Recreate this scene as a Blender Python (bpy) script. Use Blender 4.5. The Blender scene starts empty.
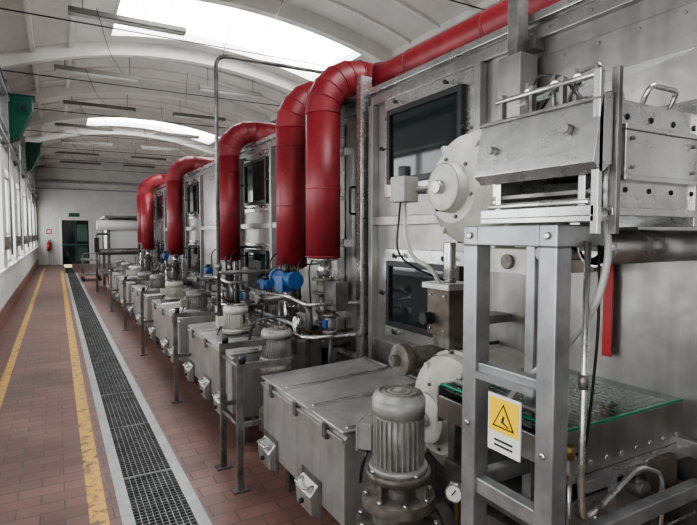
import bpy, bmesh, math, random
from mathutils import Vector, Matrix
random.seed(7)
S=bpy.context.scene
# ---------------------------------------------------------------- materials
def mat(name,col,metal=0.0,rough=0.5,col2=None,scale=3.0,stretch=(1,1,1),bump=0.0,bscale=40,emit=None,estr=0,rvar=0.0,contrast=(0.35,0.65),spec=0.5,trans=0,alpha=1,streak=0,bdist=0.01):
    m=bpy.data.materials.new(name); m.use_nodes=True
    nt=m.node_tree; n=nt.nodes; l=nt.links; p=n['Principled BSDF']
    p.inputs['Base Color'].default_value=(*col,1); p.inputs['Metallic'].default_value=metal
    p.inputs['Roughness'].default_value=rough
    p.inputs['Specular IOR Level'].default_value=spec
    p.inputs['Transmission Weight'].default_value=trans
    p.inputs['Alpha'].default_value=alpha
    if emit:
        p.inputs['Emission Color'].default_value=(*emit,1); p.inputs['Emission Strength'].default_value=estr
    if col2 or bump:
        g=n.new('ShaderNodeNewGeometry'); mp=n.new('ShaderNodeMapping'); mp.inputs['Scale'].default_value=stretch
        l.new(g.outputs['Position'],mp.inputs['Vector'])
    if col2:
        t=n.new('ShaderNodeTexNoise'); t.inputs['Scale'].default_value=scale; t.inputs['Detail'].default_value=6; t.inputs['Roughness'].default_value=0.65
        l.new(mp.outputs[0],t.inputs['Vector'])
        r=n.new('ShaderNodeValToRGB'); r.color_ramp.elements[0].position=contrast[0]; r.color_ramp.elements[1].position=contrast[1]
        r.color_ramp.elements[0].color=(*col,1); r.color_ramp.elements[1].color=(*col2,1)
        l.new(t.outputs['Fac'],r.inputs[0]); out=r.outputs[0]
        if streak:
            mp2=n.new('ShaderNodeMapping'); mp2.inputs['Scale'].default_value=(9,9,0.9); l.new(g.outputs['Position'],mp2.inputs['Vector'])
            t4=n.new('ShaderNodeTexNoise'); t4.inputs['Scale'].default_value=1.5; t4.inputs['Detail'].default_value=5; l.new(mp2.outputs[0],t4.inputs['Vector'])
            mr2=n.new('ShaderNodeMapRange'); mr2.inputs[1].default_value=0.35; mr2.inputs[2].default_value=0.65; mr2.inputs[3].default_value=1-streak; mr2.inputs[4].default_value=1+streak*0.5
            l.new(t4.outputs['Fac'],mr2.inputs[0])
            sc=n.new('ShaderNodeVectorMath'); sc.operation='SCALE'; l.new(out,sc.inputs[0]); l.new(mr2.outputs[0],sc.inputs['Scale']); out=sc.outputs[0]
        l.new(out,p.inputs['Base Color'])
        if rvar:
            mr=n.new('ShaderNodeMapRange'); mr.inputs[1].default_value=0.3; mr.inputs[2].default_value=0.7; mr.inputs[3].default_value=rough+rvar; mr.inputs[4].default_value=rough-rvar
            l.new(t.outputs['Fac'],mr.inputs[0]); l.new(mr.outputs[0],p.inputs['Roughness'])
    if bump:
        t2=n.new('ShaderNodeTexNoise'); t2.inputs['Scale'].default_value=bscale; t2.inputs['Detail'].default_value=4
        l.new(mp.outputs[0],t2.inputs['Vector'])
        b=n.new('ShaderNodeBump'); b.inputs['Strength'].default_value=bump; b.inputs['Distance'].default_value=bdist
        l.new(t2.outputs['Fac'],b.inputs['Height']); l.new(b.outputs[0],p.inputs['Normal'])
    return m
STEEL=mat('stainless_panel',(0.27,0.255,0.24),0.88,0.33,(0.43,0.42,0.405),1.3,(1,1,1.2),0.22,2.2,rvar=0.09,streak=0.16,bdist=0.05)
STEELB=mat('stainless_bright',(0.42,0.415,0.41),0.9,0.27,(0.60,0.595,0.585),4,(1,1,2),0.12,5,rvar=0.07,streak=0.12,bdist=0.02)
STEELD=mat('steel_weathered',(0.10,0.096,0.092),0.7,0.42,(0.26,0.25,0.24),7,bump=0.15,rvar=0.1)
TANK=mat('tank_steel',(0.32,0.31,0.295),0.65,0.36,(0.50,0.49,0.47),2.5,(1,1,1),0.18,3.5,rvar=0.09,streak=0.14,bdist=0.02)
GALV=mat('galvanised_tube',(0.26,0.262,0.265),0.7,0.38,(0.39,0.392,0.395),9,bump=0.08,streak=0.08)
DUCT=mat('red_painted_duct',(0.17,0.012,0.018),0.0,0.44,(0.25,0.022,0.03),3,streak=0.12)
REDP=mat('red_paint',(0.36,0.012,0.015),0,0.4)
CREAM=mat('cream_paint',(0.38,0.37,0.325),0,0.42,(0.54,0.53,0.475),5,bump=0.08,streak=0.12)
MOTOR=mat('grey_motor_paint',(0.18,0.18,0.165),0.15,0.42,(0.31,0.305,0.28),10,bump=0.15)
DIRTY=mat('dirty_cast_iron',(0.06,0.053,0.045),0.3,0.52,(0.20,0.18,0.155),14,bump=0.4)
BLACK=mat('black_rubber',(0.012,0.012,0.013),0,0.4)
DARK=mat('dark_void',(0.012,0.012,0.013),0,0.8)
BROWN=mat('rusty_box',(0.06,0.045,0.035),0.3,0.45,(0.14,0.11,0.09),9)
BLUE=mat('blue_actuator',(0.010,0.05,0.17),0,0.4,(0.02,0.08,0.22),10)
BRASS=mat('brass',(0.28,0.18,0.07),0.8,0.4)
GREEN=mat('green_paint',(0.006,0.075,0.05),0,0.4)
WHITEP=mat('white_paint',(0.62,0.615,0.60),0,0.45)
WALL=mat('white_wall_paint',(0.53,0.525,0.505),0,0.7,(0.62,0.615,0.59),2,bump=0.05,bscale=30)
CEIL=mat('ceiling_concrete',(0.49,0.475,0.445),0,0.8,(0.62,0.60,0.565),1.2,bump=0.1,bscale=20)
RIB=mat('rib_concrete',(0.57,0.55,0.52),0,0.75,(0.66,0.645,0.61),3,bump=0.08)
BASEB=mat('red_brown_tile_skirting',(0.13,0.05,0.04),0,0.3,(0.18,0.072,0.06),6)
GLASSD=mat('inspection_glass',(0.012,0.018,0.018),0.0,0.05,spec=0.6)
DGLASS=mat('far_door_glass',(0.05,0.10,0.09),0.0,0.1,spec=0.8)
MESHB=mat('green_mesh_belt',(0.025,0.045,0.036),0.1,0.5,(0.045,0.07,0.058),30)
GGLASS=mat('green_glass',(0.04,0.10,0.08),0,0.06,spec=0.6,alpha=0.35)
GEDGE=mat('green_glass_edge',(0.01,0.20,0.11),0,0.15)
ACRYL=mat('acrylic_sheet',(0.6,0.62,0.62),0,0.08,alpha=0.4)
DIAL=mat('dial_white',(0.7,0.7,0.68),0,0.4)
HOSE=mat('grey_hose',(0.42,0.42,0.40),0,0.4)
YEL=mat('yellow_sign',(0.80,0.52,0.02),0,0.45)
GRATE=mat('grating_steel',(0.10,0.103,0.103),0.6,0.4,(0.21,0.212,0.21),6)
FRAME=mat('channel_frame',(0.31,0.312,0.305),0.3,0.42,(0.45,0.45,0.44),5)
SKY=mat('skylight_glazing',(0.8,0.85,0.9),0,0.4,emit=(0.96,0.985,1.0),estr=12.0)  # panels emit by themselves, standing in for daylight through the roof
WIN=mat('window_glazing',(0.8,0.85,0.9),0,0.4,emit=(0.96,0.985,1.0),estr=4.6)  # daylight from outside is put in as the panes' own glow
TUBE=mat('fluorescent_diffuser',(0.6,0.6,0.57),0,0.4)
FIX=mat('lamp_body',(0.20,0.19,0.17),0,0.6)
def floor_nodes(m,yellow=False):
    nt=m.node_tree;n=nt.nodes;l=nt.links;p=n['Principled BSDF']
    g=n.new('ShaderNodeNewGeometry')
    mp=n.new('ShaderNodeMapping'); l.new(g.outputs['Position'],mp.inputs['Vector'])
    b=n.new('ShaderNodeTexBrick'); b.inputs['Scale'].default_value=1
    b.inputs['Brick Width'].default_value=0.245; b.inputs['Row Height'].default_value=0.125
    b.inputs['Mortar Size'].default_value=0.005; b.inputs['Mortar Smooth'].default_value=0.3; b.inputs['Bias'].default_value=0
    b.inputs['Color1'].default_value=(0.150,0.080,0.068,1); b.inputs['Color2'].default_value=(0.20,0.110,0.093,1)
    b.inputs['Mortar'].default_value=(0.08,0.055,0.048,1)
    l.new(mp.outputs[0],b.inputs['Vector'])
    t=n.new('ShaderNodeTexNoise'); t.inputs['Scale'].default_value=1.3; t.inputs['Detail'].default_value=7
    l.new(g.outputs['Position'],t.inputs['Vector'])
    r=n.new('ShaderNodeMapRange'); r.inputs[1].default_value=0.3; r.inputs[2].default_value=0.7; r.inputs[3].default_value=0.68; r.inputs[4].default_value=1.3
    l.new(t.outputs['Fac'],r.inputs[0])
    mx=n.new('ShaderNodeVectorMath'); mx.operation='SCALE'
    l.new(b.outputs['Color'],mx.inputs[0]); l.new(r.outputs[0],mx.inputs['Scale'])
    out=mx.outputs[0]
    if yellow:
        t3=n.new('ShaderNodeTexNoise'); t3.inputs['Scale'].default_value=11; t3.inputs['Detail'].default_value=9; t3.inputs['Roughness'].default_value=0.75
        l.new(g.outputs['Position'],t3.inputs['Vector'])
        cr=n.new('ShaderNodeValToRGB'); cr.color_ramp.elements[0].position=0.40; cr.color_ramp.elements[1].position=0.50
        l.new(t3.outputs['Fac'],cr.inputs[0])
        mm=n.new('ShaderNodeMix'); mm.data_type='RGBA'
        l.new(cr.outputs[0],mm.inputs[0]); l.new(out,mm.inputs[6]); mm.inputs[7].default_value=(0.62,0.36,0.08,1)
        out=mm.outputs[2]
    l.new(out,p.inputs['Base Color'])
    r2=n.new('ShaderNodeMapRange'); r2.inputs[3].default_value=0.28; r2.inputs[4].default_value=0.55
    l.new(t.outputs['Fac'],r2.inputs[0]); l.new(r2.outputs[0],p.inputs['Roughness'])
    bu=n.new('ShaderNodeBump'); bu.inputs['Strength'].default_value=0.35; bu.inputs['Distance'].default_value=0.004; bu.invert=True
    l.new(b.outputs['Fac'],bu.inputs['Height']); l.new(bu.outputs[0],p.inputs['Normal'])
FLOOR=bpy.data.materials.new('clinker_tile_floor'); FLOOR.use_nodes=True; floor_nodes(FLOOR)
YLINE=bpy.data.materials.new('worn_yellow_paint'); YLINE.use_nodes=True; floor_nodes(YLINE,True)
# ---------------------------------------------------------------- builder
def fillet(pts,r,n=6):
    pts=[Vector(p) for p in pts]
    out=[pts[0]]
    for i in range(1,len(pts)-1):
        a,b,c=pts[i-1],pts[i],pts[i+1]
        d1=(a-b);d2=(c-b)
        k=min(r,d1.length*0.49,d2.length*0.49)
        s=b+d1.normalized()*k; e=b+d2.normalized()*k
        for j in range(n+1):
            t=j/n; out.append(s*(1-t)**2+b*2*t*(1-t)+e*t*t)
    out.append(pts[-1]); return out
class B:
    def __init__(s,name): s.name=name; s.bm=bmesh.new(); s.mats=[]
    def mi(s,m):
        if m not in s.mats: s.mats.append(m)
        return s.mats.index(m)
    def face(s,vs,m,smooth=False):
        try: f=s.bm.faces.new(vs)
        except ValueError: return
        f.material_index=s.mi(m); f.smooth=smooth
    def box(s,x0,x1,y0,y1,z0,z1,m):
        v=[s.bm.verts.new(p) for p in ((x0,y0,z0),(x1,y0,z0),(x1,y1,z0),(x0,y1,z0),(x0,y0,z1),(x1,y0,z1),(x1,y1,z1),(x0,y1,z1))]
        for q in ((0,3,2,1),(4,5,6,7),(0,1,5,4),(1,2,6,5),(2,3,7,6),(3,0,4,7)): s.face([v[i] for i in q],m)
    def obox(s,c,size,rot,m):
        M=Matrix.Rotation(rot[2],3,'Z')@Matrix.Rotation(rot[1],3,'Y')@Matrix.Rotation(rot[0],3,'X')
        c=Vector(c); h=[k/2 for k in size]
        v=[s.bm.verts.new(c+M@Vector((a*h[0],b*h[1],d*h[2]))) for a,b,d in ((-1,-1,-1),(1,-1,-1),(1,1,-1),(-1,1,-1),(-1,-1,1),(1,-1,1),(1,1,1),(-1,1,1))]
        for q in ((0,3,2,1),(4,5,6,7),(0,1,5,4),(1,2,6,5),(2,3,7,6),(3,0,4,7)): s.face([v[i] for i in q],m)
    def prism(s,poly,vec,m):
        vec=Vector(vec); a=[s.bm.verts.new(p) for p in poly]; b=[s.bm.verts.new(Vector(p)+vec) for p in poly]
        s.face(list(reversed(a)),m); s.face(b,m); n=len(a)
        for i in range(n): s.face([a[i],a[(i+1)%n],b[(i+1)%n],b[i]],m)
    def sweep(s,pts,r,m,seg=12,smooth=True,caps=True):
        pts=[Vector(p) for p in pts]; n=len(pts)
        rs=r if isinstance(r,(list,tuple)) else [r]*n
        T=[]
        for i in range(n):
            a=pts[max(i-1,0)];b=pts[min(i+1,n-1)]
            d=(b-a)
            T.append(d.normalized() if d.length>1e-9 else T[-1])
        u=T[0].orthogonal().normalized()
        rings=[]
        for i in range(n):
            u=(u-T[i]*u.dot(T[i])).normalized(); w=T[i].cross(u)
            rings.append([s.bm.verts.new(pts[i]+(u*math.cos(2*math.pi*k/seg)+w*math.sin(2*math.pi*k/seg))*rs[i]) for k in range(seg)])
        for i in range(n-1):
            for k in range(seg):
                s.face([rings[i][k],rings[i][(k+1)%seg],rings[i+1][(k+1)%seg],rings[i+1][k]],m,smooth)
        if caps:
            s.face(list(reversed(rings[0])),m); s.face(rings[-1],m)
    def cyl(s,p0,p1,r,m,seg=20,r2=None):
        s.sweep([p0,p1],[r,r if r2 is None else r2],m,seg)
    def tube(s,pts,r,m,bend=0.08,seg=10,n=5): s.sweep(fillet(pts,bend,n),r,m,seg)
    def lathe(s,c,axis,prof,m,seg=24):
        c=Vector(c);a=Vector(axis).normalized()
        for i in range(len(prof)-1):
            (t0,r0),(t1,r1)=prof[i],prof[i+1]
            if abs(t1-t0)<1e-6: t1=t0+1e-4
            s.sweep([c+a*t0,c+a*t1],[max(r0,1e-4),max(r1,1e-4)],m,seg,caps=(i==0 or i==len(prof)-2))
    def ball(s,c,r,m,sc=(1,1,1),seg=12):
        g=bmesh.ops.create_uvsphere(s.bm,u_segments=seg,v_segments=max(6,seg//2+2),radius=r)
        k=s.mi(m); done=set()
        for v in g['verts']:
            v.co=Vector((v.co.x*sc[0],v.co.y*sc[1],v.co.z*sc[2]))+Vector(c)
            for f in v.link_faces:
                if f not in done: f.material_index=k; f.smooth=True; done.add(f)
    def ring(s,c,axis,R,r,m,seg=24):
        c=Vector(c);a=Vector(axis).normalized();u=a.orthogonal().normalized();w=a.cross(u)
        pts=[c+(u*math.cos(2*math.pi*i/seg)+w*math.sin(2*math.pi*i/seg))*R for i in range(seg+1)]
        s.sweep(pts,r,m,8,caps=False)
    def bolts(s,c,axis,R,n,r,h,m):
        c=Vector(c);a=Vector(axis).normalized();u=a.orthogonal().normalized();w=a.cross(u)
        for i in range(n):
            t=2*math.pi*(i+0.5)/n; p=c+(u*math.cos(t)+w*math.sin(t))*R
            s.cyl(p,p+a*h,r,m,6)
    def done(s,bevel=0):
        me=bpy.data.meshes.new(s.name)
        bmesh.ops.recalc_face_normals(s.bm,faces=s.bm.faces)
        s.bm.to_mesh(me); s.bm.free()
        for m in s.mats: me.materials.append(m)
        o=bpy.data.objects.new(s.name,me); S.collection.objects.link(o)
        if bevel:
            b=o.modifiers.new('bevel','BEVEL'); b.width=bevel; b.segments=2; b.limit_method='ANGLE'; b.angle_limit=math.radians(60)
        return o
# ---------------------------------------------------------------- room
XL=-0.85; XR=8.0; YB=-4.4; YF=31.0
DX0,DX1=0.31,0.67
b=B('floor')
b.box(XL-0.3,DX0,YB,YF,-0.3,0,FLOOR); b.box(DX1,XR,YB,YF,-0.3,0,FLOOR)
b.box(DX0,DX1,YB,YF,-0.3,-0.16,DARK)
b.done()
b=B('floor_marking'); b.box(0.12,0.215,YB,26,0.0005,0.002,YLINE); b.done()
b=B('floor_marking'); b.box(-0.57,-0.49,YB,29,0.0005,0.002,YLINE); b.done()
b=B('drain_grating')
b.box(DX0-0.035,DX0+0.03,YB,24,-0.03,0.006,FRAME); b.box(DX1-0.03,DX1+0.035,YB,24,-0.03,0.006,FRAME)
y=YB
while y<24:
    b.box(DX0+0.03,DX1-0.03,y,y+0.007,-0.025,0.001,GRATE); y+=0.034
for i in range(1,9):
    x=DX0+0.03+i*(DX1-DX0-0.06)/9
    b.box(x-0.0025,x+0.0025,YB,24,-0.03,0.002,GRATE)
y=YB
while y<24:
    b.box(DX0+0.03,DX1-0.03,y,y+0.02,-0.028,0.003,GRATE); y+=1.0
b.done()
def zs(x):
    return 5.62-(0.06 if x<2.5 else 0.05)*(x-2.5)**2
ribs=[5.35+3.25*n for n in range(-3,8)]
PW=0.42
b=B('wall_left')
b.box(XL-0.3,XL,YB,YF,0,0.95,WALL); b.box(XL-0.3,XL,YB,YF,2.9,5.2,WALL)
edges=ribs+[YF]
for y in ribs: b.box(XL-0.3,XL,y-PW,y+PW,0.95,2.9,WALL)
b.box(XL-0.3,XL,YF-0.3,YF,0.95,2.9,WALL)
b.box(XL-0.02,XL+0.05,YB,YF,0.93,0.97,WHITEP)
b.done()
b=B('baseboard_left'); b.box(XL,XL+0.02,YB,YF,0,0.32,BASEB); b.done()
k=1
for i in range(len(edges)-1):  # windows in the unseen near bays are added to light the near machine
    y0=edges[i]+PW; y1=edges[i+1]-PW
    if y1-y0<1: continue
    b=B('window_%d'%k); k+=1
    b.box(XL-0.24,XL-0.22,y0,y1,0.95,2.9,WIN)
    for j in range(4):
        yy=y0+(y1-y0)*j/3; b.box(XL-0.21,XL-0.13,yy-0.035,yy+0.035,0.95,2.9,WHITEP)
    for z in (0.98,1.6,2.87): b.box(XL-0.21,XL-0.13,y0,y1,z-0.03,z+0.03,WHITEP)
    b.done()
b=B('wall_far')
b.box(XL-0.3,0.18,YF,YF+0.3,0,5.7,WALL); b.box(1.6,XR+0.3,YF,YF+0.3,0,5.7,WALL); b.box(0.18,1.6,YF,YF+0.3,2.4,5.7,WALL)
b.done()
b=B('door_1')
b.box(0.19,0.26,YF-0.02,YF+0.1,0,2.39,WHITEP); b.box(1.52,1.59,YF-0.02,YF+0.1,0,2.39,WHITEP); b.box(0.19,1.59,YF-0.02,YF+0.1,2.32,2.39,WHITEP)
b.box(0.26,1.52,YF+0.08,YF+0.1,0,2.32,GLASSD); b.box(0.86,0.92,YF+0.02,YF+0.09,0,2.32,GREEN)
b.box(0.26,0.86,YF+0.04,YF+0.08,1.0,1.08,GREEN); b.box(0.92,1.52,YF+0.04,YF+0.08,1.0,1.08,GREEN)
b.box(0.95,1.45,YF+0.05,YF+0.075,1.2,2.1,DGLASS); b.box(0.95,1.45,YF+0.05,YF+0.075,0.15,0.95,DGLASS)
b.done()
b=B('trim_1'); b.box(XL,XR,YF-0.05,YF,4.25,4.4,GALV); b.box(XL,XR,YF-0.06,YF,3.9,3.96,GALV); b.done()
b=B('wall_right'); b.box(XR,XR+0.3,YB,YF,0,5.4,WALL); b.done()
b=B('wall_back'); b.box(XL-0.3,XR+0.3,YB-0.3,YB,0,5.8,WALL); b.done()
skyb=[-1.15,8.6,18.35]  # first skylight is out of view, added to light the near machine
xs=[XL-0.3]+[XL+i*(XR-XL)/24 for i in range(1,24)]+[XR+0.3]
insky=lambda xa,xb: xa>0.8 and xb<5.45
b=B('ceiling')
for i in range(len(ribs)):
    y0=ribs[i]; y1=ribs[i+1] if i+1<len(ribs) else YF+0.3
    sk=any(abs(y0-q)<0.01 for q in skyb)
    for j in range(24):
        xa,xb=xs[j],xs[j+1]
        segs=[(y0,y0+0.35),(y1-0.55,y1)] if (sk and insky(xa,xb)) else [(y0,y1)]
        for (p,q) in segs:
            b.prism([(xa,p,zs(xa)),(xb,p,zs(xb)),(xb,p,zs(xb)+0.12),(xa,p,zs(xa)+0.12)],(0,q-p,0),CEIL)
b.done()
sx=[xs[j] for j in range(24) if insky(xs[j],xs[j+1])]; SX0=min(sx); SX1=[xs[j+1] for j in range(24) if insky(xs[j],xs[j+1])][-1]
for i,y0 in enumerate(skyb):
    b=B('skylight')
    ya=y0+0.35; yb=y0+2.7
    for j in range(24):
        xa,xb=xs[j],xs[j+1]
        if insky(xa,xb):
            b.prism([(xa,ya-0.1,zs(xa)+0.14),(xb,ya-0.1,zs(xb)+0.14),(xb,ya-0.1,zs(xb)+0.16),(xa,ya-0.1,zs(xa)+0.16)],(0,yb-ya+0.2,0),SKY)
            for yy in (ya+0.005,yb-0.045):
                b.prism([(xa,yy,zs(xa)-0.04),(xb,yy,zs(xb)-0.04),(xb,yy,zs(xb)+0.135),(xa,yy,zs(xa)+0.135)],(0,0.04,0),WHITEP)
    b.box(SX0+0.005,SX0+0.04,ya+0.05,yb-0.05,zs(SX0)-0.04,zs(SX0)+0.135,WHITEP); b.box(SX1-0.04,SX1-0.005,ya+0.05,yb-0.05,zs(SX1)-0.04,zs(SX1)+0.135,WHITEP)
    b.done()
for y in ribs:
    b=B('roof_beam')
    N=30
    for j in range(N):
        xa=XL+j*(XR-XL)/N; xb=XL+(j+1)*(XR-XL)/N
        b.prism([(xa,y-0.09,zs(xa)-0.26),(xb,y-0.09,zs(xb)-0.26),(xb,y-0.09,zs(xb)),(xa,y-0.09,zs(xa))],(0,0.18,0),RIB)
    b.cyl((XL,y+0.2,4.72),(XR,y+0.2,4.72),0.010,BLACK,6)
    b.done()
b=B('roof_purlin')
for x in (-0.3,0.35,5.75,6.6,7.4):
    b.box(x-0.035,x+0.035,YB,YF,zs(x)-0.10,zs(x)+0.02,RIB)
for i,y0 in enumerate(ribs):
    if any(abs(y0-q)<0.01 for q in skyb): continue
    for t in (0.27,0.52,0.77):
        yy=y0+3.25*t
        if yy>YF-0.2: continue
        for j in range(1,23):
            xa,xb=xs[j],xs[j+1]
            b.prism([(xa,yy,zs(xa)-0.05),(xb,yy,zs(xb)-0.05),(xb,yy,zs(xb)+0.01),(xa,yy,zs(xa)+0.01)],(0,0.06,0),RIB)
b.done()
b=B('roof_strut')
for i,y in enumerate(ribs[:-1]):
    for (xa,xb) in ((5.6,7.2),):
        b.cyl((xa,y,zs(xa)-0.2),(xb,y+3.25,zs(xb)-0.2),0.035,RIB,8)
        b.cyl((xb,y,zs(xb)-0.2),(xa,y+3.25,zs(xa)-0.2),0.035,RIB,8)
b.done()
b=B('ceiling_cable')
for (x,z0) in ((0.6,4.9),(2.6,5.1)):
    for i in range(len(ribs)-1):
        y=ribs[i]; b.tube([(x,y,z0),(x+0.3,y+1.6,z0-0.12),(x+0.7,y+3.25,z0)],0.006,BLACK,0.5,6)
b.done()
for i,y in enumerate([5.9,9.2,12.45,15.6,18.8,22,25.2,28.4]):
    for (x0,x1) in (((0.25,2.0) if not(i%2==0 and i>1) else (0.05,1.7)),(3.0,4.5)):
        if i<2 and x0==3.0: continue
        b=B('fluorescent_lamp'); z=4.98
        b.prism([(x0,y-0.10,z),(x0,y+0.10,z),(x0,y+0.05,z+0.09),(x0,y-0.05,z+0.09)],(x1-x0,0,0),FIX)
        for dy in (-0.045,0.045): b.cyl((x0+0.03,y+dy,z-0.012),(x1-0.03,y+dy,z-0.012),0.016,TUBE,10)
        for x in (x0+0.2,x1-0.2): b.cyl((x,y,z+0.08),(x,y,zs(x)-0.01),0.006,BLACK,6)
        b.done()
b=B('wall_conduit')
for (z,r,m) in ((3.35,0.04,GALV),(3.55,0.03,GALV),(4.25,0.05,GALV),(4.45,0.025,BLACK)):
    b.cyl((XL+0.07,YB,z),(XL+0.07,YF,z),r,m,10)
for y in ribs:
    b.box(XL,XL+0.12,y-0.03,y+0.03,3.25,4.5,GALV)
    b.cyl((XL+0.1,y+0.1,3.5),(XL+0.1,y+0.1,1.2),0.02,GALV,8)
    b.box(XL,XL+0.1,y-0.12,y+0.02,1.3,1.55,STEELD)
b.done()
for y in (12.4,18.6):
    b=B('wall_fan_heater')
    b.prism([(XL,y,4.35),(XL+0.5,y,4.35),(XL+0.5,y,4.1),(XL+0.25,y,3.55),(XL+0.05,y,3.45),(XL,y,3.5)],(0,0.5,0),GREEN)
    b.cyl((XL+0.36,y-0.03,4.12),(XL+0.36,y+0.0,4.12),0.12,GREEN,16); b.cyl((XL+0.36,y-0.05,4.12),(XL+0.36,y-0.02,4.12),0.05,BLACK,12)
    b.box(XL,XL+0.55,y-0.02,y+0.52,4.35,4.38,GREEN)
    b.done(0.01)
b=B('fire_extinguisher')
b.lathe((-0.35,YF-0.14,0.75),(0,0,1),[(0,0.08),(0.4,0.08),(0.47,0.03),(0.52,0.03)],REDP,14); b.tube([(-0.35,YF-0.14,1.27),(-0.25,YF-0.14,1.3),(-0.25,YF-0.14,0.9)],0.015,BLACK,0.03,8); b.box(-0.38,-0.32,YF-0.1,YF,1.0,1.05,BLACK)
b.box(-0.42,-0.28,YF-0.22,YF-0.02,0.72,0.75,STEELD); b.box(-0.36,-0.34,YF-0.15,YF-0.12,0,0.72,STEELD); b.box(-0.45,-0.25,YF-0.24,YF-0.04,0,0.02,STEELD)
b.done()
b=B('wall_sign'); b.box(-0.45,-0.2,YF-0.015,YF,1.6,1.85,REDP); b.box(-0.4,-0.25,YF-0.018,YF-0.01,1.65,1.8,WHITEP); b.done()
b=B('wall_sign'); b.box(0.6,1.1,YF-0.015,YF,2.5,2.7,GREEN); b.done()
# ---------------------------------------------------------------- washing compartments
XF=2.0
def wing(b,x,y,z):
    b.cyl((x,y,z),(x-0.05,y,z),0.008,STEELB,8); b.obox((x-0.045,y,z),(0.012,0.05,0.016),(0.5,0,0),BLACK)
    b.ball((x-0.05,y,z),0.014,BLACK)
def comp(Y0):
    b=B('washing_compartment')
    y0=Y0+0.015;y1=Y0+3.035
    b.box(XF,4.2,y0,y1,0.28,2.58,STEEL)
    for x in (2.08,4.0):
        for y in (y0+0.15,y1-0.25): b.box(x,x+0.1,y,y+0.1,0,0.28,STEELD)
    b.box(XF-0.05,4.25,y0,y1,2.58,2.62,STEELB)
    b.box(XF-0.035,XF,y0,y1,2.50,2.56,STEEL)
    for (ya,yb,d) in ((Y0+0.02,Y0+0.09,0.09),(Y0+0.36,Y0+0.44,0.11)):
        b.box(XF-d,XF,ya,yb,0.6,2.72,STEELB)
    b.box(XF-0.03,XF,Y0+0.10,Y0+0.35,0.7,2.45,STEEL)
    for z in (0.95,1.5,2.2):
        b.box(XF-0.07,XF-0.02,Y0+0.30,Y0+0.40,z,z+0.06,STEELB)
        b.cyl((XF-0.03,Y0+0.12,z+0.02),(XF-0.06,Y0+0.12,z+0.02),0.02,STEELB,10)
    b.tube([(XF-0.03,Y0+0.2,1.75),(XF-0.08,Y0+0.2,1.75),(XF-0.08,Y0+0.2,1.95),(XF-0.03,Y0+0.2,1.95)],0.009,BLACK,0.02,8)
    b.box(XF-0.05,XF,Y0+1.92,Y0+1.97,0.4,2.5,STEEL)
    b.box(XF-0.05,XF,y1-0.05,y1,0.4,2.5,STEEL)
    b.box(XF-0.04,XF,Y0+0.44,y1,1.66,1.72,STEEL)
    b.box(XF-0.04,XF,Y0+0.44,y1,0.80,0.86,STEEL)
    b.box(XF-0.018,XF,Y0+0.55,Y0+1.80,1.78,2.42,STEEL); b.box(XF-0.018,XF,Y0+0.55,Y0+1.80,0.92,1.60,STEEL)
    for z in (1.78,2.42):
        for i in range(8): b.cyl((XF-0.018,Y0+0.58+i*0.17,z+(0.03 if z<2 else -0.03)),(XF-0.026,Y0+0.58+i*0.17,z+(0.03 if z<2 else -0.03)),0.007,STEEL,6)
    for (za,zb) in ((1.93,2.42),(0.98,1.42)):
        ya,yb=Y0+2.06,Y0+2.80
        b.box(XF-0.02,XF,ya-0.07,yb+0.07,za-0.08,zb+0.08,STEELB)
        f=0.035
        b.box(XF-0.055,XF-0.02,ya,yb,za,za+f,BLACK); b.box(XF-0.055,XF-0.02,ya,yb,zb-f,zb,BLACK)
        b.box(XF-0.055,XF-0.02,ya,ya+f,za+f,zb-f,BLACK); b.box(XF-0.055,XF-0.02,yb-f,yb,za+f,zb-f,BLACK)
        b.box(XF-0.035,XF-0.02,ya+f,yb-f,za+f,zb-f,GLASSD)
        for yy in (ya+0.12,yb-0.12):
            wing(b,XF-0.02,yy,zb+0.035); wing(b,XF-0.02,yy,za-0.03)
        wing(b,XF-0.02,ya-0.03,(za+zb)/2); wing(b,XF-0.02,yb+0.035,(za+zb)/2)
    for i in range(24):
        for z in (2.53,0.83): b.ball((XF-0.04,Y0+0.55+i*0.105,z),0.005,STEEL,seg=6)
    b.cyl((XF-0.06,y0,0.68),(XF-0.06,y1,0.68),0.03,STEELD,12); b.cyl((XF-0.05,y0,0.50),(XF-0.05,y1,0.50),0.02,GALV,10)
    b.box(XF-0.12,XF,Y0+1.2,Y0+1.24,0.45,0.74,STEELD)
    return b.done(0.003)
for k in range(-1,5): comp(0.15+3.05*k)
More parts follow.
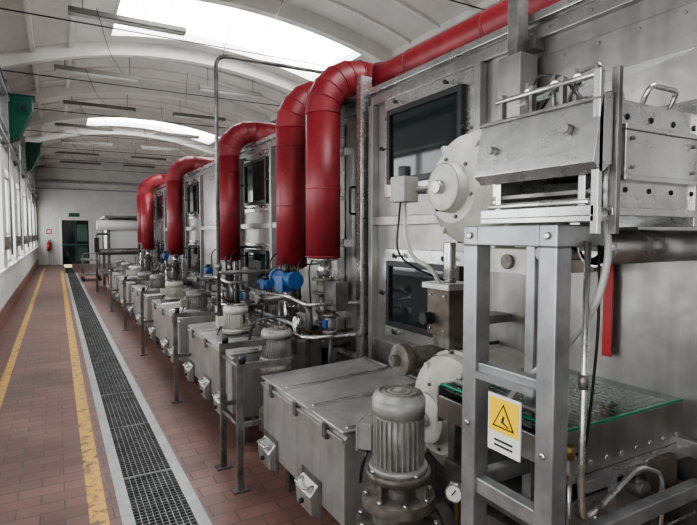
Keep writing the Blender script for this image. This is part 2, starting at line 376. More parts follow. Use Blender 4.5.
# ---------------------------------------------------------------- red ducts
def duct(Y,zb,xe=2.45,X=1.75,top=2.79,r=0.13,R=0.30,extra=None):
    b=B('exhaust_duct')
    b.sweep([(X,Y,zb),(X,Y,top-R)],r,DUCT,32)
    arc=[]; N=5
    for i in range(N+1):
        t=math.pi/2*i/N; arc.append(Vector((X+R-R*math.cos(t),Y,top-R+R*math.sin(t))))
    for i in range(N): b.sweep([arc[i],arc[i+1]],r,DUCT,32,caps=False)
    for i,p in enumerate(arc):
        t=math.pi/2*i/N; ax=Vector((math.sin(t),0,math.cos(t)))
        b.sweep([p-ax*0.005,p+ax*0.005],r+0.004,DUCT,32)
        b.ball(p,r*0.995,DUCT,seg=32)
    b.sweep([(X+R,Y,top),(xe,Y,top)],r,DUCT,32)
    z=zb+0.012
    while z<top-R-0.1:
        b.sweep([(X,Y,z-0.005),(X,Y,z+0.005)],r+0.003,DUCT,32); z+=0.50
    z=zb+0.06
    while z<top-R-0.03:
        b.ball((X+math.cos(3.75)*r,Y+math.sin(3.75)*r,z),0.004,DIRTY,seg=6)
        z+=0.09
    if extra:
        b.sweep([(2.22,Y-0.08,top),(2.22,Y-0.22,top),(2.22,-3.5,top)],[r,0.10,0.10],DUCT,24)
        y=Y-0.5
        while y>-3: b.sweep([(2.22,y-0.01,top),(2.22,y+0.01,top)],0.104,DUCT,24); y-=0.75
    b.lathe((X,Y,zb),(0,0,-1),[(0,0.11),(0.015,0.11),(0.03,0.045),(0.15,0.045)],STEELB,20)
    b.lathe((X,Y,zb-0.15),(0,0,-1),[(0,0.085),(0.02,0.085),(0.022,0.05),(0.10,0.05),(0.102,0.085),(0.12,0.085)],DIRTY,20)
    b.bolts((X,Y,zb-0.15),(0,0,1),0.068,8,0.008,0.015,STEELB)
    b.cyl((X,Y,zb-0.25),(X,Y,0.8),0.035,STEELD,12)
    b.lathe((X,Y,0.98),(0,0,1),[(-0.05,0.06),(-0.03,0.06),(-0.03,0.045),(0.03,0.045),(0.03,0.06),(0.05,0.06)],DIRTY,16)
    b.tube([(X,Y,0.82),(X,Y,0.76),(XF+0.01,Y,0.76)],0.035,STEELD,0.05)
    return b.done()
duct(3.51,1.42,2.36,extra=True); duct(4.11,1.32); duct(5.96,1.30); duct(9.07,1.26); duct(12.1,1.26); duct(12.75,1.4)
# ---------------------------------------------------------------- valve groups
def hw(b,X,y,z,R=0.045,m=BLACK):
    b.cyl((X,y,z),(X-0.10,y,z),0.01,STEELB,8); b.ring((X-0.10,y,z),(1,0,0),R,0.007,m,16)
    b.cyl((X-0.10,y-R,z),(X-0.10,y+R,z),0.005,m,6); b.cyl((X-0.10,y,z-R),(X-0.10,y,z+R),0.005,m,6)
def body(b,c,ax,m=DIRTY,k=1):
    b.lathe(c,ax,[(-0.06*k,0.045*k),(-0.04*k,0.045*k),(-0.04*k,0.028*k),(-0.02*k,0.036*k),(0.02*k,0.036*k),(0.04*k,0.028*k),(0.04*k,0.045*k),(0.06*k,0.045*k)],m,14)
def valve_group(Y,blue=1.0,big=False):
    b=B('valve_manifold')
    X=1.62
    b.tube([(X+0.05,Y+0.9,1.05),(X,Y+0.75,1.05),(X,Y-0.28,1.05),(X,Y-0.28,0.8)],0.022,STEELD)
    b.tube([(X-0.08,Y+0.7,0.92),(X-0.08,Y-0.2,0.92),(X-0.08,Y-0.2,0.70)],0.015,GALV)
    b.tube([(X,Y+0.3,1.05),(X,Y+0.3,0.62),(XF,Y+0.3,0.62)],0.02,STEELD)
    b.tube([(X-0.05,Y+0.05,1.2),(X-0.05,Y+0.05,0.7)],0.018,STEELB)
    def actu(yy,zz,k=1.0,m=BLUE):
        b.cyl((X-0.06,yy-0.13*k,zz),(X-0.06,yy+0.16*k,zz),0.05*k,m,16)
        b.cyl((X-0.06,yy+0.15*k,zz),(X-0.06,yy+0.19*k,zz),0.058*k,m,16); b.cyl((X-0.06,yy-0.16*k,zz),(X-0.06,yy-0.12*k,zz),0.056*k,m,16)
        b.box(X-0.06-0.06*k,X-0.06+0.05*k,yy-0.07*k,yy+0.07*k,zz-0.08*k,zz+0.02,m)
        b.cyl((X-0.06,yy,zz+0.03),(X-0.06,yy,zz+0.10*k),0.03,BLACK,12)
        b.cyl((X-0.06,yy,zz-0.06),(X-0.06,yy,1.05),0.016,STEELB,12)
        body(b,(X-0.02,yy,1.05),(0,1,0),DIRTY,1.2)
    if blue: actu(Y+0.02,1.25,blue)
    if big:
        actu(Y+0.48,1.18,0.62,BLUE)
        b.tube([(1.5,Y+0.8,0.86),(1.5,Y-0.35,0.86),(1.62,Y-0.45,0.86),(XF,Y-0.45,0.86)],0.02,STEELB)
        for yy in (Y-0.05,Y+0.35,Y+0.62): body(b,(1.5,yy,0.86),(0,1,0),DIRTY,0.8); hw(b,1.5,yy,0.86,0.035,BLACK)
        b.tube([(1.5,Y+0.1,0.86),(1.5,Y+0.1,0.74)],0.018,STEELB)
        for dy in (-0.3,-0.1,0.25,0.5):
            b.tube([(X,Y+dy,1.05),(X-0.02,Y+dy,1.38),(X+0.12,Y+dy+0.1,1.45),(XF,Y+dy+0.15,1.45)],0.006,BLACK,0.08,6)
        b.box(X+0.1,X+0.2,Y-0.5,Y-0.32,1.05,1.25,STEELD)
        body(b,(X+0.10,Y-0.41,0.95),(0,0,1),STEELD,1.2); b.box(X+0.05,X+0.09,Y-0.44,Y-0.38,0.92,0.98,BLUE)
        b.tube([(X+0.12,Y-0.42,1.05),(X+0.1,Y-0.42,0.8),(X+0.05,Y-0.4,0.0)],0.015,STEELD,0.05)
        b.tube([(X-0.1,Y-0.3,1.0),(X-0.22,Y-0.1,0.98),(X-0.28,Y+0.2,0.9),(X-0.28,Y+0.3,0.7)],0.010,BLACK,0.1,8)
        b.tube([(1.30,Y-0.1,1.12),(1.5,Y-0.1,1.12),(X,Y-0.1,1.05)],0.018,STEELD,0.05); b.cyl((1.30,Y-0.1,1.12),(1.27,Y-0.1,1.12),0.035,STEELD,14)
        b.tube([(X-0.15,Y+0.3,1.12),(X-0.15,Y-0.25,1.14),(X-0.1,Y-0.45,1.1),(XF,Y-0.5,1.1)],0.014,STEELB,0.05)
        for (gy,gz) in ((Y-0.35,0.97),):
            b.cyl((1.50,gy,gz),(1.47,gy,gz),0.045,STEELB,20); b.cyl((1.47,gy,gz),(1.467,gy,gz),0.038,DIAL,20)
            b.obox((1.466,gy,gz+0.01),(0.002,0.004,0.04),(0.7,0,0),BLACK); b.tube([(1.5,gy,gz),(1.52,gy,gz-0.06),(1.62,gy+0.05,gz-0.1),(XF,gy+0.05,gz-0.1)],0.008,BRASS,0.03)
    for yy in (Y-0.12,Y+0.45):
        body(b,(X,yy,1.05),(0,1,0),DIRTY); hw(b,X,yy,1.05)
    b.tube([(X,Y-0.1,1.05),(X,Y-0.1,1.3),(X+0.03,Y+0.1,1.35),(XF,Y+0.2,1.35)],0.007,BLACK,0.06)
    b.tube([(X-0.1,Y+0.2,1.12),(X-0.12,Y+0.4,1.0),(X-0.1,Y+0.5,0.8),(XF,Y+0.5,0.75)],0.006,BLACK,0.06)
    for yy in (Y-0.24,Y+0.65): b.box(X-0.015,X+0.015,yy-0.015,yy+0.015,0,1.05,STEELD)
    b.cyl((X-0.12,Y-0.2,0.80),(X-0.15,Y-0.2,0.80),0.04,STEELB,20); b.cyl((X-0.15,Y-0.2,0.80),(X-0.153,Y-0.2,0.80),0.034,DIAL,20)
    b.cyl((X-0.13,Y-0.2,0.76),(X-0.13,Y-0.2,0.68),0.008,BRASS,8)
    return b.done()
valve_group(3.75,1.15,True); valve_group(5.7,0,True); valve_group(8.9,0.7); valve_group(11.9,0)
# ---------------------------------------------------------------- motors
def motor(b,x,y,z0,h,r,m=MOTOR,tb=(-1,0)):
    b.lathe((x,y,z0),(0,0,1),[(0,r*1.15),(0.02,r*1.15),(0.02,r*0.9),(h*0.72,r*0.9)],m,24)
    for i in range(28):
        a=2*math.pi*i/28
        b.obox((x+math.cos(a)*r*0.93,y+math.sin(a)*r*0.93,z0+h*0.38),(r*0.18,0.004,h*0.6),(0,0,a),m)
    b.lathe((x,y,z0+h*0.72),(0,0,1),[(0,r*1.04),(h*0.2,r*1.04),(h*0.27,r*0.92),(h*0.28,r*0.3)],m,28)
    for k in range(3): b.ring((x,y,z0+h*0.995+0.001),(0,0,1),r*(0.3+0.22*k),0.004,DIRTY,24)
    b.lathe((x,y,z0+h),(0,0,1),[(0,r*0.2),(0.008,r*0.15)],m,12)
    d=Vector((tb[0],tb[1],0)).normalized(); c=Vector((x,y,z0+h*0.4))+d*r*1.25
    b.obox(c,(r*0.6,r*1.0,h*0.34),(0,0,math.atan2(d.y,d.x)),m)
    b.obox(c+d*r*0.3,(r*0.08,r*1.1,h*0.38),(0,0,math.atan2(d.y,d.x)),m)
    b.cyl(c+Vector((0,0,-h*0.17)),c+Vector((0,0,-h*0.26)),0.013,BLACK,8)
    b.tube([c+Vector((0,0,-h*0.2)),c+Vector((0,0,-h*0.5))+d*0.03,Vector((x,y,z0-h*0.3))+d*r*1.6],0.007,BLACK,0.05,6)
def tank(ya,yb,x0=1.10,x1=1.84,zt=0.70):
    b=B('liquor_tank')
    prof=[(x0,0.27),(x0+0.12,0.22),(x1,0.22),(x1,zt+0.03),(x0+0.03,zt),(x0,zt-0.03)]
    b.prism([(x,ya,z) for x,z in prof],(0,yb-ya,0),TANK)
    n=3
    for i in range(n):
        a0=ya-0.01+(yb-ya+0.02)*i/n+0.005; a1=ya-0.01+(yb-ya+0.02)*(i+1)/n-0.005
        b.prism([(x,a0,z) for x,z in [(x0-0.01,zt+0.002),(x1,zt+0.032),(x1,zt+0.047),(x0-0.01,zt+0.017)]],(0,a1-a0,0),TANK)
        ym=(a0+a1)/2
        b.prism([(x0+0.02,a0+0.01,zt+0.017),(x1-0.03,a0+0.01,zt+0.046),(x1-0.03,a0+0.01,zt+0.056),(x0+0.02,a0+0.01,zt+0.028)],(0,0.02,0),STEELB)
        b.box(x0-0.02,x0,ym-0.02,ym+0.02,zt-0.07,zt+0.01,STEELD)
        b.cyl((x1-0.02,a0+0.03,zt+0.055),(x1-0.02,a1-0.03,zt+0.055),0.012,STEELD,8)
    b.box(x0-0.012,x0,ya,yb,zt-0.04,zt-0.02,TANK)
    for yy in ((ya+0.24),(ya+0.70),(yb-0.12)) if yb-ya>1.2 else ((ya+0.34),(yb-0.14)):
        b.prism([(x0,yy-0.09,0.20),(x0-0.045,yy-0.09,0.215),(x0-0.055,yy-0.09,0.31),(x0-0.012,yy-0.09,0.36),(x0,yy-0.09,0.36)],(0,0.18,0),TANK)
        b.box(x0-0.008,x0,yy-0.115,yy+0.115,0.19,0.39,STEELD)
        b.tube([(x0-0.02,yy-0.06,0.35),(x0-0.07,yy-0.06,0.345),(x0-0.07,yy+0.06,0.345),(x0-0.02,yy+0.06,0.35)],0.007,STEELB,0.02,8)
        b.cyl((x0-0.05,yy,0.26),(x0-0.07,yy,0.26),0.014,BLACK,10)
    for x in (x0+0.14,x1-0.08):
        for y in (ya+0.1,yb-0.1): b.box(x-0.025,x+0.025,y-0.025,y+0.025,0,0.25,STEELD)
    b.tube([(x0+0.3,ya+0.3,0.22),(x0+0.3,ya+0.3,0.08),(x0+0.3,yb-0.1,0.08)],0.03,STEELD,0.05)
    return b.done(0.006)
tank(2.0,3.05)
for (a,c) in ((3.72,5.15),(5.6,7.35),(7.8,9.6),(10.0,11.8),(12.2,14.0)): tank(a,c)
for i,(x,y) in enumerate([(1.36,3.48),(1.36,4.45),(1.34,5.85),(1.34,7.1),(1.34,8.4),(1.34,9.72),(1.34,11.0),(1.34,12.4),(1.34,13.7)]):
    b=B('pump_motor')
    onlid=i not in (0,5)
    z0=0.71 if onlid else 0.66
    motor(b,x,y,z0+0.045,0.22,0.105,CREAM if i in(1,3,6) else MOTOR,tb=(-1,0.1) if i else (-0.2,1))
    b.lathe((x,y,z0+0.045),(0,0,-1),[(0,0.125),(0.02,0.125),(0.022,0.08),(0.03,0.08)],STEELD,20)
    if not onlid:
        b.lathe((x,y,0),(0,0,1),[(0,0.14),(0.03,0.14),(0.03,0.07),(0.2,0.07),(0.2,0.13),(0.34,0.13),(0.36,0.06),(0.60,0.06),(0.60,0.12),(0.68,0.12)],DIRTY,20)
        b.tube([(x,y,0.27),(x+0.3,y,0.27),(XF+0.02,y,0.27)],0.04,STEELD)
    b.done()
for (y,h) in ((3.09,0.80),(3.46,0.86),(5.07,0.85),(7.27,0.85),(9.3,0.85),(11.7,0.85)):
    b=B('pipe_stand')
    x=0.96
    b.box(x-0.018,x+0.018,y-0.018,y+0.018,0,h,STEELD)
    b.box(x-0.05,x+0.05,y-0.04,y+0.04,0,0.012,STEELD)
    b.box(x,x+0.34,y-0.015,y+0.015,h-0.04,h,STEELD)
    b.box(x,x+0.14,y-0.012,y+0.012,h*0.5,h*0.5+0.03,STEELD)
    b.cyl((x+0.02,y,h),(x+0.02,y,h+0.05),0.022,BLACK,10)
    if y==3.09:
        yy=y+0.37
        b.cyl((x,y,h-0.02),(x,yy,h-0.02),0.012,STEELD,8); b.cyl((x,y,h*0.5),(x,yy,h*0.5),0.012,STEELD,8)
    b.done()
b=B('rising_conduit')
b.tube([(1.3,4.77,0.76),(1.3,4.77,3.22),(2.5,4.77,3.22),(2.5,4.77,2.6)],0.018,STEELD,0.12,10)
b.lathe((1.3,4.77,1.3),(0,0,1),[(-0.03,0.03),(0.03,0.03)],STEELD,12)
b.tube([(1.3,4.77,1.25),(1.36,4.77,1.24),(1.6,4.77,1.24),(1.98,4.77,1.24)],0.02,GALV,0.05)
b.done()
b=B('overhead_conduit'); b.tube([(2.6,15,2.8),(2.6,6.3,2.8)],0.03,GALV); b.tube([(2.9,15,2.7),(2.9,-1,2.7)],0.05,GALV)
for y in (0,3,6,9,12,14.8): b.box(2.55,2.95,y,y+0.03,2.62,2.68,STEELD)
b.done()
# ---------------------------------------------------------------- near gearboxes and drive
def housing(name,X,Y,z,r,Xb):
    b=B(name)
    b.lathe((X,Y,z),(1,0,0),[(-0.14,r*0.30),(-0.13,r*0.42),(-0.08,r*0.45),(-0.08,r*0.62),(-0.04,r*0.80),(0.0,r*0.97),(0.03,r),(0.05,r)],CREAM,40)
    b.lathe((X+0.05,Y,z),(1,0,0),[(0,r*1.06),(0.035,r*1.06),(0.035,r*0.98),(Xb-X-0.05,r*0.98)],CREAM,40)
    b.bolts((X+0.05,Y,z),(-1,0,0),r*1.0,14,0.012,0.02,DIRTY)
    b.bolts((X-0.08,Y,z),(-1,0,0),r*0.53,6,0.009,0.012,DIRTY)
    for k in range(6):
        a=k*math.pi/3
        b.obox((X-0.02,Y+math.cos(a)*r*0.78,z+math.sin(a)*r*0.78),(0.05,r*0.28,0.02),(a,0,0),CREAM)
    b.cyl((X-0.14,Y,z),(X-0.17,Y,z),r*0.12,STEELB,16)
    return b
b=housing('upper_gear_reducer',1.58,1.76,1.80,0.245,XF)
b.lathe((1.70,1.53,1.90),(0,-1,0),[(0,0.14),(0.05,0.14),(0.06,0.11),(0.20,0.11),(0.22,0.13),(0.26,0.13)],CREAM,24)
b.box(1.58,1.98,1.40,1.72,1.44,1.54,CREAM)
b.box(1.60,1.72,1.60,1.78,1.52,1.60,CREAM)
b.cyl((1.58,1.50,1.49),(1.56,1.50,1.49),0.03,DIRTY,14)
b.obox((1.45,2.04,1.81),(0.10,0.09,0.12),(0,0,0.2),MOTOR); b.cyl((1.45,2.04,1.87),(1.45,2.04,1.92),0.03,BLACK,12); b.cyl((1.45,2.04,1.81),(1.66,1.94,1.81),0.02,STEELD,10)
b.tube([(1.45,2.04,1.75),(1.44,2.02,1.58),(1.46,1.98,1.48),(1.50,1.90,1.45),(1.56,1.9,1.36),(1.6,1.9,1.28)],0.010,HOSE,0.06,8)
b.tube([(1.42,2.03,1.75),(1.38,2.01,1.50),(1.50,1.96,1.42),(1.6,1.92,1.38)],0.005,BLACK,0.08,8)
b.done(0.004)
b=housing('lower_gear_reducer',1.58,1.86,0.76,0.275,XF)
b.lathe((1.60,2.22,0.94),(-1,0,0),[(-0.4,0.06),(0,0.06),(0,0.085),(0.05,0.085),(0.06,0.03),(0.1,0.03)],DIRTY,18)
b.box(1.62,1.95,1.73,2.01,0.0,0.52,STEELD)
b.done(0.004)
b=B('brake_actuator')
b.box(1.56,1.70,1.84,2.0,1.12,1.34,BROWN); b.box(1.54,1.72,1.82,2.02,1.34,1.37,STEELB); b.box(1.58,1.68,1.86,1.98,1.06,1.12,DIRTY)
b.cyl((1.63,1.92,1.37),(1.63,1.92,1.56),0.03,STEELB,14)
b.cyl((1.55,1.96,1.2),(1.5,1.96,1.2),0.03,BLACK,14); b.tube([(1.63,1.92,1.08),(1.63,1.92,1.04),(1.8,1.95,1.04),(2,1.95,1.04)],0.01,BLACK,0.04)
b.box(1.70,1.98,1.86,1.98,1.16,1.20,STEELD)
for z in (1.15,1.31):
    for yy in (1.87,1.97): b.cyl((1.56,yy,z),(1.55,yy,z),0.007,STEELB,6)
b.done(0.004)
b=B('circulation_pump')
x,y=1.13,1.62
motor(b,x,y,0.70,0.30,0.098,MOTOR,tb=(-0.6,0.75))
b.lathe((x,y,0.0),(0,0,1),[(0,0.17),(0.04,0.17),(0.04,0.09),(0.30,0.09),(0.30,0.16),(0.34,0.16),(0.34,0.13),(0.46,0.13),(0.46,0.165),(0.49,0.165),(0.49,0.10),(0.56,0.10),(0.56,0.14),(0.60,0.14),(0.61,0.08),(0.67,0.08),(0.67,0.125),(0.70,0.125)],DIRTY,28)
b.bolts((x,y,0.49),(0,0,1),0.148,10,0.010,0.016,STEELB); b.bolts((x,y,0.60),(0,0,1),0.125,8,0.010,0.014,STEELB)
b.bolts((x,y,0.70),(0,0,1),0.115,4,0.009,0.014,STEELB)
for k in range(4):
    a=k*math.pi/2+0.4; b.obox((x+math.cos(a)*0.10,y+math.sin(a)*0.10,0.635),(0.05,0.012,0.07),(0,0,a),DIRTY)
b.lathe((x+0.1,y-0.02,0.42),(1,-0.2,0),[(0,0.06),(0.06,0.06),(0.06,0.095),(0.085,0.095),(0.09,0.095),(0.115,0.095),(0.115,0.05),(0.35,0.05)],STEELD,24)
b.tube([(x-0.12,y+0.05,0.42),(x-0.16,y+0.08,0.36),(x-0.15,y+0.1,0.2),(x+0.1,y+0.2,0.1)],0.012,BLACK,0.06)
b.done()
b=B('pressure_gauge')
b.cyl((1.32,1.50,0.62),(1.285,1.475,0.62),0.035,STEELB,24); b.cyl((1.285,1.475,0.62),(1.282,1.473,0.62),0.029,DIAL,24)
b.obox((1.281,1.472,0.625),(0.002,0.004,0.03),(0.6,0,0.6),BLACK)
b.tube([(1.33,1.51,0.60),(1.33,1.51,0.52),(1.36,1.53,0.40)],0.009,BRASS,0.03)
b.done()
# ---------------------------------------------------------------- galvanised frame
t=0.03
b=B('support_frame')
for (x,y) in ((1.16,1.235),(1.16,0.94),(1.42,1.235)): 
    tt=t if x<1.3 else 0.02
    b.box(x-tt,x+tt,y-tt,y+tt,0,1.565,GALV); b.box(x-0.06,x+0.06,y-0.06,y+0.06,0,0.012,GALV)
b.box(1.13,1.96,1.205,1.265,1.565,1.625,GALV); b.box(1.13,1.34,0.91,0.97,1.565,1.625,GALV)
b.box(1.13,1.19,0.97,1.205,1.565,1.625,GALV); b.box(1.30,1.34,0.97,1.205,1.575,1.625,GALV)
b.box(1.14,1.18,0.97,1.205,0.78,0.83,GALV)
b.box(1.19,1.40,1.215,1.255,0.78,0.83,GALV); b.box(1.19,1.92,0.92,0.96,0.70,0.75,GALV)
b.box(1.14,1.18,0.97,1.205,1.17,1.20,GALV)
for yy in (0.94,1.235):
    for z in (1.595,1.0): b.cyl((1.13,yy,z),(1.122,yy,z),0.011,STEELB,6)
b.done(0.005)
b=B('warning_sign')
b.obox((1.118,1.07,1.045),(0.004,0.125,0.17),(0,0,0.0),WHITEP)
b.box(1.12,1.14,0.97,1.205,1.155,1.175,GALV)
b.obox((1.1155,1.07,1.07),(0.002,0.112,0.10),(0,0,0),YEL)
b.prism([(1.1145,1.07+0.042,1.035),(1.1145,1.07-0.042,1.035),(1.1145,1.07,1.108)],(-0.001,0,0),BLACK)
b.prism([(1.1135,1.07+0.034,1.040),(1.1135,1.07-0.034,1.040),(1.1135,1.07,1.100)],(-0.0008,0,0),YEL)
b.obox((1.1125,1.07,1.062),(0.001,0.008,0.022),(0.3,0,0),BLACK); b.obox((1.1125,1.062,1.05),(0.001,0.03,0.005),(0.4,0,0),BLACK)
for z in (0.995,0.98): b.obox((1.1155,1.07,z),(0.002,0.07,0.006),(0,0,0),BLACK)
b.done()
# ---------------------------------------------------------------- fabric guide unit
b=B('fabric_guider')
for yy in (0.80,1.17):
    b.box(1.17,1.56,yy,yy+0.012,1.66,1.93,STEELB)
    for i in range(4):
        b.cyl((1.24+0.1*i,yy,1.89),(1.24+0.1*i,yy-0.003,1.89),0.008,DARK,12); b.cyl((1.24+0.1*i,yy,1.71),(1.24+0.1*i,yy-0.003,1.71),0.007,DARK,12)
b.box(1.215,1.535,0.785,0.80,1.745,1.855,STEELB); b.box(1.205,1.545,0.778,0.80,1.855,1.868,STEELB); b.box(1.205,1.545,0.778,0.80,1.732,1.745,STEELB)
for xx in (1.24,1.51):
    for zz in (1.765,1.835): b.cyl((xx,0.785,zz),(xx,0.779,zz),0.006,STEELD,6)
b.box(1.56,XF,0.86,1.20,1.86,1.95,STEELB); b.box(1.56,XF,0.86,1.20,1.70,1.72,STEELB); b.box(1.56,XF,1.16,1.20,1.72,1.86,STEEL)
b.cyl((1.56,0.98,1.79),(XF,0.98,1.79),0.045,STEELD,18)
b.box(1.54,1.57,0.79,1.19,1.62,1.97,STEELB)
b.box(1.17,1.54,0.785,0.80,1.645,1.665,STEELB)
b.prism([(1.17,0.79,1.94),(1.13,0.79,1.93),(1.10,0.79,1.77),(1.13,0.79,1.745),(1.17,0.79,1.77)],(0,0.40,0),STEELB)
b.box(1.118,1.126,0.79,1.19,1.918,1.924,STEELD)
b.cyl((1.115,0.87,1.86),(1.095,0.87,1.86),0.012,STEELD,12); b.cyl((1.112,1.12,1.84),(1.09,1.12,1.84),0.012,STEELD,12)
b.box(1.12,1.22,0.80,1.18,1.63,1.645,STEELB); b.box(1.12,1.13,0.80,1.18,1.645,1.67,STEELB)
b.box(1.15,1.54,0.82,1.17,1.70,1.712,STEELD); b.box(1.14,1.16,0.84,0.86,1.64,1.76,STEELB); b.box(1.14,1.16,1.12,1.14,1.64,1.76,STEELB)
b.cyl((1.15,0.83,1.68),(1.15,1.17,1.68),0.012,STEELB,12)
for (x,z,r) in ((1.30,1.84,0.035),(1.46,1.80,0.035)): b.cyl((x,0.815,z),(x,1.165,z),r,STEELD,18)
b.box(1.17,1.54,0.815,1.17,1.925,1.932,STEELD)
b.cyl((1.16,0.82,1.99),(1.16,1.16,1.99),0.008,STEELB,10)
for yy in (0.83,0.93,1.03,1.14): b.box(1.155,1.175,yy-0.006,yy+0.006,1.93,2.01,STEELD)
b.tube([(1.2,0.85,1.93),(1.2,0.85,2.03),(1.24,0.95,2.03),(1.24,0.98,1.93)],0.006,STEELD,0.02,8)
b.tube([(1.22,0.9,1.94),(1.25,1.0,2.04),(1.25,1.1,1.94)],0.005,BLACK,0.03,8)
b.tube([(1.17,0.88,1.94),(1.19,0.95,2.02),(1.2,1.05,2.05),(1.26,1.14,1.94)],0.004,BLACK,0.03,8)
for yy in (0.9,0.97,1.06): b.cyl((1.18,yy,2.0),(1.22,yy+0.02,2.0),0.013,STEELB,12); b.cyl((1.19,yy+0.01,1.93),(1.19,yy+0.01,2.03),0.006,STEELD,8)
b.obox((1.30,1.0,1.955),(0.05,0.10,0.05),(0,0,0.2),STEELD); b.cyl((1.30,0.86,1.96),(1.30,0.94,1.96),0.022,STEELB,14)
b.obox((1.36,0.98,2.04),(0.30,0.40,0.005),(0.0,-0.38,0),ACRYL)
b.box(1.12,1.135,0.79,0.81,1.60,1.99,STEELB); b.box(1.175,1.19,0.78,0.80,1.60,2.0,STEELD)
b.tube([(1.3,0.80,1.93),(1.3,0.78,1.97),(1.42,0.78,1.97),(1.42,0.80,1.93)],0.007,STEELB,0.02,8)
b.done(0.002)
b=B('guide_roller')
b.cyl((1.38,0.98,1.56),(XF,0.98,1.56),0.052,STEEL,28)
b.lathe((1.36,0.98,1.56),(1,0,0),[(0,0.03),(0.02,0.03),(0.02,0.058),(0.04,0.058)],STEELB,24)
b.cyl((1.32,1.12,1.54),(XF,1.12,1.54),0.025,STEELB,20)
b.box(1.35,1.39,0.95,1.01,1.55,1.64,STEELD)
b.done()
b=B('red_marker_strip'); b.box(XF-0.05,XF-0.045,1.30,1.34,1.10,1.56,REDP); b.box(XF-0.045,XF,1.31,1.33,1.12,1.14,STEEL); b.box(XF-0.045,XF,1.31,1.33,1.5,1.52,STEEL); b.done()
# ---------------------------------------------------------------- conveyor bed
b=B('conveyor_table')
b.box(1.36,XF,1.05,1.62,0.965,0.975,MESHB)
b.box(1.33,XF,1.035,1.045,0.84,0.99,STEEL); b.box(1.33,XF,1.625,1.635,0.84,0.99,STEEL)
b.box(1.33,1.345,1.045,1.625,0.86,0.95,STEEL)
b.box(1.345,XF,1.045,1.625,0.996,1.0,GGLASS); b.box(1.335,XF,1.033,1.045,0.991,1.0,GEDGE); b.box(1.335,1.345,1.045,1.625,0.991,1.0,GEDGE)
for i in range(19): b.box(1.35,XF,1.06+i*0.030,1.064+i*0.030,0.975,0.981,STEELB)
for i in range(21): b.box(1.37+i*0.03,1.374+i*0.03,1.05,1.62,0.975,0.980,STEELB)
for i in range(8): b.cyl((1.38+i*0.08,1.035,0.875),(1.38+i*0.08,1.027,0.875),0.010,STEELB,8)
b.cyl((1.40,1.05,0.90),(1.40,1.62,0.90),0.035,BLACK,18)
for yy in (1.56,): b.box(1.36,1.40,yy,yy+0.04,0,0.86,STEELD)
b.box(1.86,1.90,1.06,1.10,0,0.86,STEELD)
b.box(1.40,XF,1.0,1.035,0.80,0.84,STEELB); b.box(1.55,1.59,1.0,1.03,0.60,0.82,STEELB)
b.cyl((1.36,1.10,1.02),(1.36,1.55,1.02),0.013,STEELD,10)
b.tube([(1.36,1.3,1.02),(1.28,1.28,1.03),(1.22,1.24,1.03)],0.012,STEELB,0.03,8)
b.obox((1.37,1.45,1.04),(0.05,0.05,0.05),(0,0,0.3),STEELB)
b.obox((1.80,0.99,0.78),(0.10,0.03,0.12),(0,0,0),BROWN)
b.cyl((1.66,1.02,0.76),(1.66,0.97,0.76),0.03,STEELD,16)
b.done(0.002)
b=B('lower_tray')
b.prism([(1.34,1.10,0.62),(1.98,1.10,0.62),(1.98,1.10,0.66),(1.34,1.10,0.70)],(0,0.5,0),STEELD); b.box(1.34,1.98,1.09,1.10,0.60,0.72,STEELB)
b.box(1.4,1.44,1.12,1.16,0,0.62,STEELD); b.box(1.9,1.94,1.5,1.54,0,0.62,STEELD); b.box(1.45,1.9,1.2,1.5,0.2,0.5,DIRTY)
b.done(0.003)
b=B('water_pipe')
b.tube([(1.24,0.90,1.58),(1.235,0.90,0.90),(1.245,0.90,0.81),(1.36,0.93,0.80),(1.60,0.96,0.86),(1.75,0.97,0.80),(1.75,0.97,0.0)],0.009,STEELB,0.05,10)
b.lathe((1.34,0.926,0.80),(1,0.2,0),[(0,0.017),(0.03,0.017)],STEELD,10)
b.lathe((1.235,0.90,1.2),(0,0,1),[(-0.02,0.013),(0.02,0.013)],STEELD,10)
b.tube([(1.42,0.98,0.78),(1.42,0.98,0.62),(1.7,0.98,0.60),(1.98,0.98,0.60)],0.008,STEELB,0.04,8)
b.done()
b=B('air_hose')
b.tube([(1.30,0.89,1.64),(1.31,0.885,1.55),(1.28,0.89,1.42),(1.24,0.96,1.28),(1.22,1.1,1.15),(1.25,1.2,1.04),(1.34,1.22,1.01)],0.010,HOSE,0.08,10)
b.tube([(1.30,0.91,1.57),(1.31,0.91,1.35),(1.31,0.93,1.1),(1.32,0.95,0.98),(1.32,0.98,0.95)],0.004,BLACK,0.1,8)
b.done()
b=B('solenoid_valve')
b.box(1.30,1.34,0.985,1.02,0.86,0.93,STEELB); b.cyl((1.32,1.0,0.93),(1.32,1.0,0.97),0.012,BRASS,10); b.cyl((1.30,1.0,0.88),(1.27,1.0,0.88),0.008,BRASS,8)
b.box(1.32,1.36,1.0,1.033,0.88,0.91,STEELD)
b.tube([(1.32,1.0,0.86),(1.32,1.0,0.70),(1.4,1.01,0.66),(1.55,1.01,0.68)],0.006,STEELB,0.03,8)
b.done()
b=B('vertical_post')
b.box(1.86,1.93,1.74,1.80,2.40,2.85,STEELD); b.box(1.84,1.95,1.70,1.84,2.06,2.42,STEEL); b.box(1.93,2.02,1.7,1.8,2.45,2.5,STEELD)
b.done(0.003)
b=B('control_box')
b.box(2.1,2.5,1.0,1.55,2.62,2.80,STEELD); b.box(2.08,2.1,1.05,1.5,2.64,2.78,STEELB); b.done(0.004)
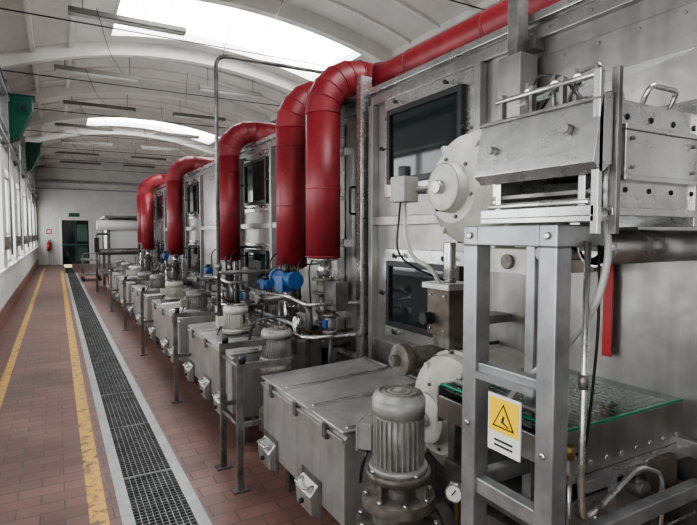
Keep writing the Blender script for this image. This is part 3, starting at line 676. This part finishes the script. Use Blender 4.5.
# ---------------------------------------------------------------- far equipment
b=B('fabric_inlet_machine')
for x in (1.25,2.3):
    for y in (16.2,18.0): b.box(x,x+0.08,y,y+0.08,0,2.1,STEELD)
b.box(1.3,2.35,16.25,18.0,1.15,2.0,WHITEP); b.cyl((1.0,16.2,1.85),(2.4,16.2,1.85),0.14,WHITEP,18); b.cyl((1.0,16.1,1.1),(2.4,16.1,1.1),0.09,STEELD,18)
b.box(1.2,2.4,16.1,18.1,2.05,2.12,STEELD); b.box(1.1,2.4,16.0,18.0,0.4,0.5,STEELD)
b.tube([(0.95,15.9,0),(0.95,15.9,1.6),(1.3,16.0,1.6)],0.03,STEELD,0.05); b.box(0.9,1.02,15.8,15.95,1.1,1.5,BLACK)
b.done(0.005)
b=B('steel_trolley')
for x in (0.75,1.25):
    for y in (19.6,20.6): b.box(x,x+0.04,y,y+0.04,0.08,0.85,STEELD); b.cyl((x+0.02,y,0.05),(x+0.02,y+0.04,0.05),0.05,BLACK,12)
b.box(0.73,1.31,19.58,20.66,0.70,0.74,STEELB); b.box(0.73,1.31,19.58,20.66,0.2,0.24,STEELB); b.tube([(0.77,19.6,0.85),(0.77,19.6,0.95),(1.27,19.6,0.95),(1.27,19.6,0.85)],0.015,STEELD,0.05)
b.done()
# ---------------------------------------------------------------- world, camera
w=bpy.data.worlds.new('sky'); S.world=w; w.use_nodes=True
bg=w.node_tree.nodes['Background']; sk=w.node_tree.nodes.new('ShaderNodeTexSky')
try: sk.sky_type='NISHITA'; sk.sun_elevation=math.radians(50); sk.sun_disc=False
except Exception: pass
w.node_tree.links.new(sk.outputs[0],bg.inputs[0]); bg.inputs[1].default_value=0.25
cd=bpy.data.cameras.new('camera'); cam=bpy.data.objects.new('camera',cd); S.collection.objects.link(cam)
cam.location=(0,0,1.6); cam.rotation_euler=(math.radians(90-3.14),0,math.radians(-29.3))
cd.sensor_width=36; cd.lens=26.86; cd.clip_start=0.05; cd.clip_end=200
S.camera=cam
try: S.view_settings.look='AgX - Medium High Contrast'
except Exception: pass
S.view_settings.exposure=-0.05
